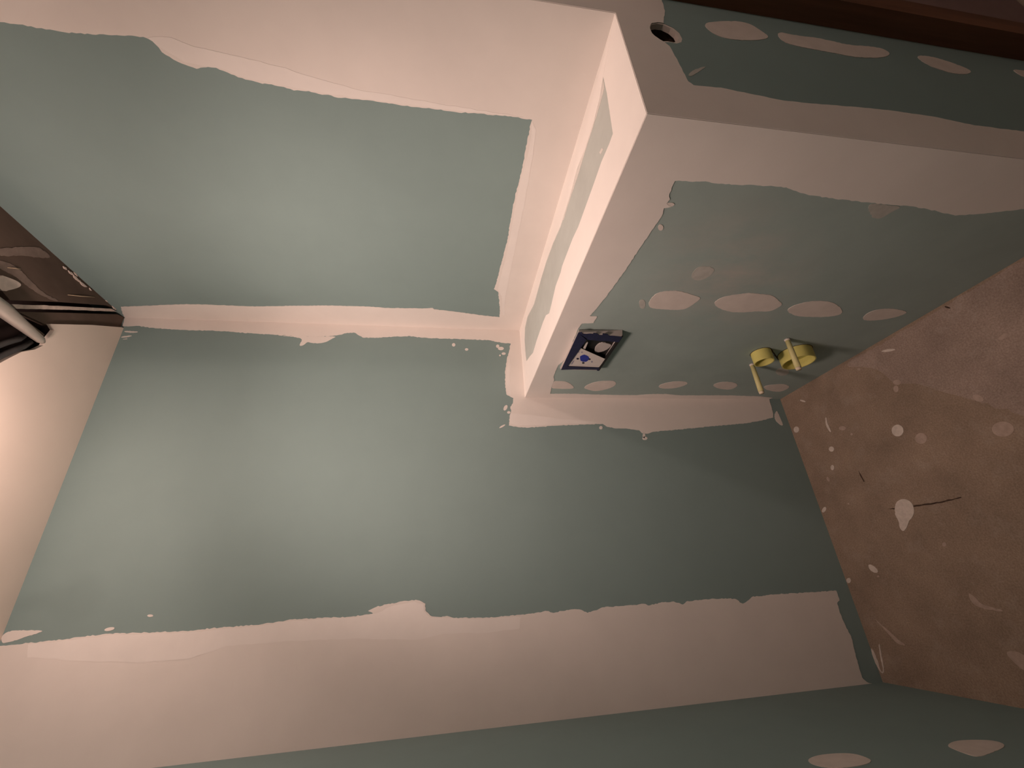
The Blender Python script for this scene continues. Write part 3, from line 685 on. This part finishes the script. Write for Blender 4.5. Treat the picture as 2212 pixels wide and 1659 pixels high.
patches('face', 'compound', 'joint_compound', 'mud', face_panel, 0, MUD_T, 0.009, 0.0013)
patches('face', 'screw_patch', 'screw_patch', 'patch', face_panel, 0, 0.0009, 0.008, 0.0012)
patches('face', 'thin_patch', 'thin_patch', 'thin', face_panel, 0, 0.0005, 0.008, 0.0018)
patches('face', 'speck', 'compound_speck', 'patch', face_panel, 0, 0.0009, 0.005, 0.0010)
patches('face', 'gap', 'cut_gap', 'crack', face_panel, 0, 0.0006)
patches('end', 'compound', 'joint_compound', 'mud', wall_front, 0, MUD_T, 0.012, 0.0009)
patches('end', 'screw_patch', 'screw_patch', 'patch', wall_front, 0, 0.0009, 0.008, 0.0012)
patches('end', 'thin_patch', 'thin_patch', 'thin', wall_front, 0, 0.0005, 0.008, 0.0012)

# round hole through the end wall, with its cut edge and dark hollow behind
def hole_lining():
    bm = bmesh.new()
    fn = PLANES['end']
    a = [bm.verts.new(fn(u, v, -0.0005)) for u, v in hole]
    b = [bm.verts.new(fn(u, v, -0.055)) for u, v in hole]
    n = len(hole)
    for i in range(n):
        bm.faces.new((a[i], a[(i + 1) % n], b[(i + 1) % n], b[i]))
    bm.faces.new(b)
    o = finish(bm, 'hole_lining', 'crack', wall_front)
    c = (sum(u for u, v in hole) / n, sum(v for u, v in hole) / n)
    rim = slab('hole_edge', 'end', keyhole(hole, [(c[0] + (u - c[0]) * 0.90 + 0.001, c[1] + (v - c[1]) * 0.86 + 0.003) for u, v in hole]), -0.011, -0.0008, 'patch', wall_front)
hole_lining()

# floor spatter
patches('floor', 'wash', 'dried_slurry', 'floor_wash', floor, 0, 0.0006, 0.02, 0.005)
patches('floor', 'drop', 'compound_drop', 'drop', floor, 0, 0.0022, 0.006, 0.0012)
patches('floor', 'thin_drop', 'smeared_drop', 'thin_drop', floor, 0, 0.0009, 0.008, 0.002)
patches('floor', 'crack', 'scratch', 'crack', floor, 0, 0.0007, 0.01, 0.001)

# dark wooden door frame on the end wall, mostly outside the picture
door = empty('door_1', (0.6, -L, 0))
structure(door, 'dark red-brown wooden door frame with a dim mauve door')
child(slab('jamb', 'end', [(0.088, 0), (0.152, 0), (0.170, 2.12), (0.106, 2.12)], 0, 0.050, 'wood'), door)
child(slab('door_leaf', 'end', [(0.154, 0.006), (1.06, 0.006), (1.06, 2.10), (0.172, 2.10)], 0, 0.044, 'mauve'), door)
child(slab('jamb', 'end', [(1.062, 0), (1.126, 0), (1.126, 2.12), (1.062, 2.12)], 0, 0.050, 'wood'), door)
child(slab('head', 'end', [(0.106, 2.122), (1.126, 2.122), (1.126, 2.186), (0.106, 2.186)], 0, 0.050, 'wood'), door)

# ------------------------------------------------------------------ things on the boxing
# protective cover of the flush plate opening
cover = empty('flush_opening_cover', (-T, -0.386, 0.97))
thing(cover, 'dark blue taped flush-plate opening cover sticking out of the green boxing', 'cover')
fo = OUTLINES['front']

def sleeve():
    base = [(-0.519, 1.121), (-0.262, 1.118), (-0.264, 0.972), (-0.524, 0.980)]
    front = [(-0.5325, 1.1305), (-0.291, 1.1225), (-0.289, 0.980), (-0.519, 0.9815)]
    def inset(q, k):
        c = (sum(p[0] for p in q) / 4, sum(p[1] for p in q) / 4)
        return [(p[0] + (0.005 if p[0] < c[0] else -0.005) * k, p[1] + (0.005 if p[1] < c[1] else -0.005) * k) for p in q]
    fn = PLANES['face']
    bm = bmesh.new()
    rings = [[bm.verts.new(fn(u, v, d)) for u, v in q] for q, d in ((base, 0), (front, 0.0212), (inset(front, 1), 0.0212), (inset(base, 1), 0.0))]
    for r in range(4):
        for k in range(4):
            bm.faces.new((rings[r][k], rings[r][(k + 1) % 4], rings[(r + 1) % 4][(k + 1) % 4], rings[(r + 1) % 4][k]))
    o = child(finish(bm, 'sleeve', 'grey_plastic'), cover)
    o['label'] = 'grey plastic sleeve around the opening'
    child(slab('dark_rim_strip', 'face', [(-0.520, 0.9795), (-0.288, 0.978), (-0.290, 0.9868), (-0.519, 0.9872)], 0.0135, 0.0216, 'black'), cover)['label'] = 'black strip added to darken the lit lower rim of the sleeve'  # added strip, blacks out the lower rim where it catches light
    child(slab('cavity', 'face', inset(base, 1), 0.0003, 0.0062, 'black'), cover)['label'] = 'black inside of the opening'
sleeve()
for k in ('bar_top', 'bar_near', 'bar_far'):
    child(slab('tape_strip', 'front', fo[k][0], 0.0003, 0.0022, 'blue'), cover)['label'] = 'dark blue tape strip'
plate = OUTLINES['cavity']['opening'][0]
pc = (sum(u for u, v in plate) / len(plate), sum(v for u, v in plate) / len(plate))
plate = smooth([(pc[0] + (u - pc[0]) * 0.84, pc[1] + 0.004 + (v - pc[1]) * 0.80) for u, v in plate], 1)
child(slab('inner_plate', 'cavity', plate, 0, 0.003, 'grey_plastic', None, 0.006, 0.0005), cover)['label'] = 'pale rounded plate inside the opening'
child(slab('tab', 'cavity', OUTLINES['cavity']['tab'][0], 0, 0.011, 'card'), cover)
card = child(slab('card', 'front', fo['card'][0], -0.0012, -0.0002, 'card'), cover)
card['label'] = 'pale instruction card with a blue emblem'
slab('emblem', 'front', fo['emblem'][0], -0.0002, 0.0001, 'emblem', card)
for q in fo['dot'][:3]:
    slab('printed_mark', 'front', q, -0.0002, 0.0001, 'ink', card)
for q in fo['dot'][3:] + fo['lettering']:
    slab('printed_mark', 'front', q, -0.0002, 0.0001, 'grey_ink', card)

# yellow end caps on the flush pipe and the drain
def pipe_cap(name, y, z, r, length, label):
    e = empty(name, (-T, y, z))
    thing(e, label, 'pipe cap', 'yellow pipe caps on the boxing')
    t = 0.0035
    child(lathe('cup', (-T, y, z), (-1, 0, 0), [(0, r), (length, r * 0.985), (length, r * 0.985 - t), (0.012, r * 0.96 - t)], 'yellow'), e)
    child(lathe('collar', (-T, y, z), (-1, 0, 0), [(0, r + 0.0018), (0.0010, r + 0.0018), (0.0010, r + 0.0002), (0.0002, r + 0.0002)], 'crack'), e)['label'] = 'dark cut gap around the pipe'
    return e
pipe_cap('pipe_cap', -0.4104, 0.4041, 0.0335, 0.042, 'small yellow plastic pipe cap beside the larger one on the boxing')
pipe_cap('pipe_cap', -0.4170, 0.2690, 0.0555, 0.043, 'large yellow drain cap with a rod standing in front of it')

# threaded rods in pale yellow sleeves that will carry the toilet
def rod(y, z, length, label):
    e = empty('mounting_rod', (-T, y, z))
    thing(e, label, 'rod', 'toilet mounting rods')
    x = -T
    child(tube('sleeve', [(x, y, z), (x - length * 0.5, y, z), (x - length * 0.93, y, z)], [0.0078, 0.0088, 0.0096], 'pale_yellow'), e)
    child(tube('rod_end', [(x - length * 0.93, y, z), (x - length, y, z)], [0.0090, 0.0082], 'rod_tip'), e)
    child(tube('socket', [(x, y, z), (x - 0.006, y, z)], [0.0092, 0.0090], 'patch'), e)
rod(-0.5008, 0.3687, 0.119, 'pale yellow mounting rod standing in front of the large drain cap')
rod(-0.3206, 0.3754, 0.123, 'pale yellow mounting rod standing clear near the taped corner')

# ------------------------------------------------------------------ things in the ceiling opening
zc = H - 0.031
bar = empty('metal_tube', (-0.285, -0.50, zc))
thing(bar, 'dull metal tube running along the ceiling opening', 'tube')
child(tube('tube_body', [(-0.262, -0.90, zc), (-0.2735, -0.445, zc), (-0.2885, -0.300, zc), (-0.2905, -0.288, zc)], [0.021, 0.021, 0.0115, 0.006], 'metal', None, 20), bar)
child(tube('seam', [(-0.236, -0.90, zc + 0.012), (-0.2560, -0.420, zc + 0.012), (-0.2640, -0.286, zc + 0.012)], [0.006, 0.006, 0.0045], 'raw_ceiling', None, 10), bar)['label'] = 'brown flange along the tube'
zk = H - 0.006
c1 = tube('cable', [(-0.45, -0.62, zk), (-0.42, -0.45, zk), (-0.3715, -0.3883, zk), (-0.3365, -0.3602, zk), (-0.3068, -0.3325, zk), (-0.2794, -0.3043, zk + 0.02)], 0.0085, 'cable')
thing(c1, 'black cable in the ceiling opening, nearer the metal tube', 'cable', 'cables in the ceiling opening')
c2 = tube('cable', [(-0.465, -0.60, zk), (-0.445, -0.43, zk), (-0.401, -0.3733, zk), (-0.3603, -0.3437, zk), (-0.3188, -0.3105, zk), (-0.2857, -0.2773, zk + 0.02)], 0.0085, 'cable')
thing(c2, 'black cable in the ceiling opening, along the pink board edge', 'cable', 'cables in the ceiling opening')
s1 = tube('splinter', [(-0.0836, -0.2494, H - 0.001), (-0.0542, -0.2036, H - 0.004), (-0.0224, -0.1566, H - 0.002)], [0.0009, 0.0014, 0.0007], 'splinter', None, 6)
thing(s1, 'thin pale splinter hanging from the brown ceiling near the corner', 'splinter')
s2 = tube('splinter', [(-0.1404, -0.4484, H - 0.001), (-0.130, -0.434, H - 0.004), (-0.1186, -0.4163, H - 0.002)], [0.0008, 0.0012, 0.0006], 'splinter', None, 6)
thing(s2, 'thin pale splinter beside the pinkish plaster lump on the ceiling', 'splinter')

# ------------------------------------------------------------------ lamps, all outside the picture; the reflector and rear bulb are added
def pendant(at, power, label):
    lamp = empty('pendant_bulb', at)
    thing(lamp, label, 'lamp')
    x, y, z = at
    child(lathe('bulb', (x, y, z - 0.045), (0, 0, 1), [(0.002, 0.012), (0.010, 0.028), (0.025, 0.040), (0.045, 0.045), (0.062, 0.041), (0.078, 0.028), (0.092, 0.018), (0.100, 0.016)], None, None, 24), lamp).data.materials.append(glow_mat(power))
    child(tube('socket', [(x, y, z + 0.054), (x, y, z + 0.11)], [0.018, 0.016], 'socket'), lamp)
    child(tube('cord', [(x, y, z + 0.11), (x, y, H - BOARD)], 0.0035, 'socket', None, 8), lamp)
pendant(BULB, BULB_POWER, 'bare lit bulb on a cord near the green left wall')
pendant(FILL_BULB, FILL_POWER, 'added unseen fill bulb on a cord behind the camera')

def added_reflector():
    lamp = empty('added_reflector', SPOT)
    thing(lamp, 'added unseen reflector lamp that brightens the far corner', 'lamp')
    p = Vector(SPOT)
    d = (Vector(SPOT_AIM) - p).normalized()
    child(lathe('housing', p - d * 0.06, d, [(0.0, 0.05), (0.006, 0.09), (0.055, 0.150), (0.055, 0.146), (0.010, 0.085)], 'socket', None, 24), lamp)
    child(tube('stem', [p - d * 0.055, (p.x, p.y, H - BOARD)], 0.008, 'socket', None, 10), lamp)
    data = bpy.data.lights.new('added_beam', 'SPOT')
    data.energy = SPOT_POWER
    data.color = LAMP_COLOUR
    data.spot_size = math.radians(SPOT_ANGLE)
    data.spot_blend = 1.0
    data.shadow_soft_size = 0.14
    o = bpy.data.objects.new('added_beam', data)
    COL.objects.link(o)
    o.location = p + d * 0.03
    o.rotation_euler = d.to_track_quat('-Z', 'Y').to_euler()
    child(o, lamp)
added_reflector()
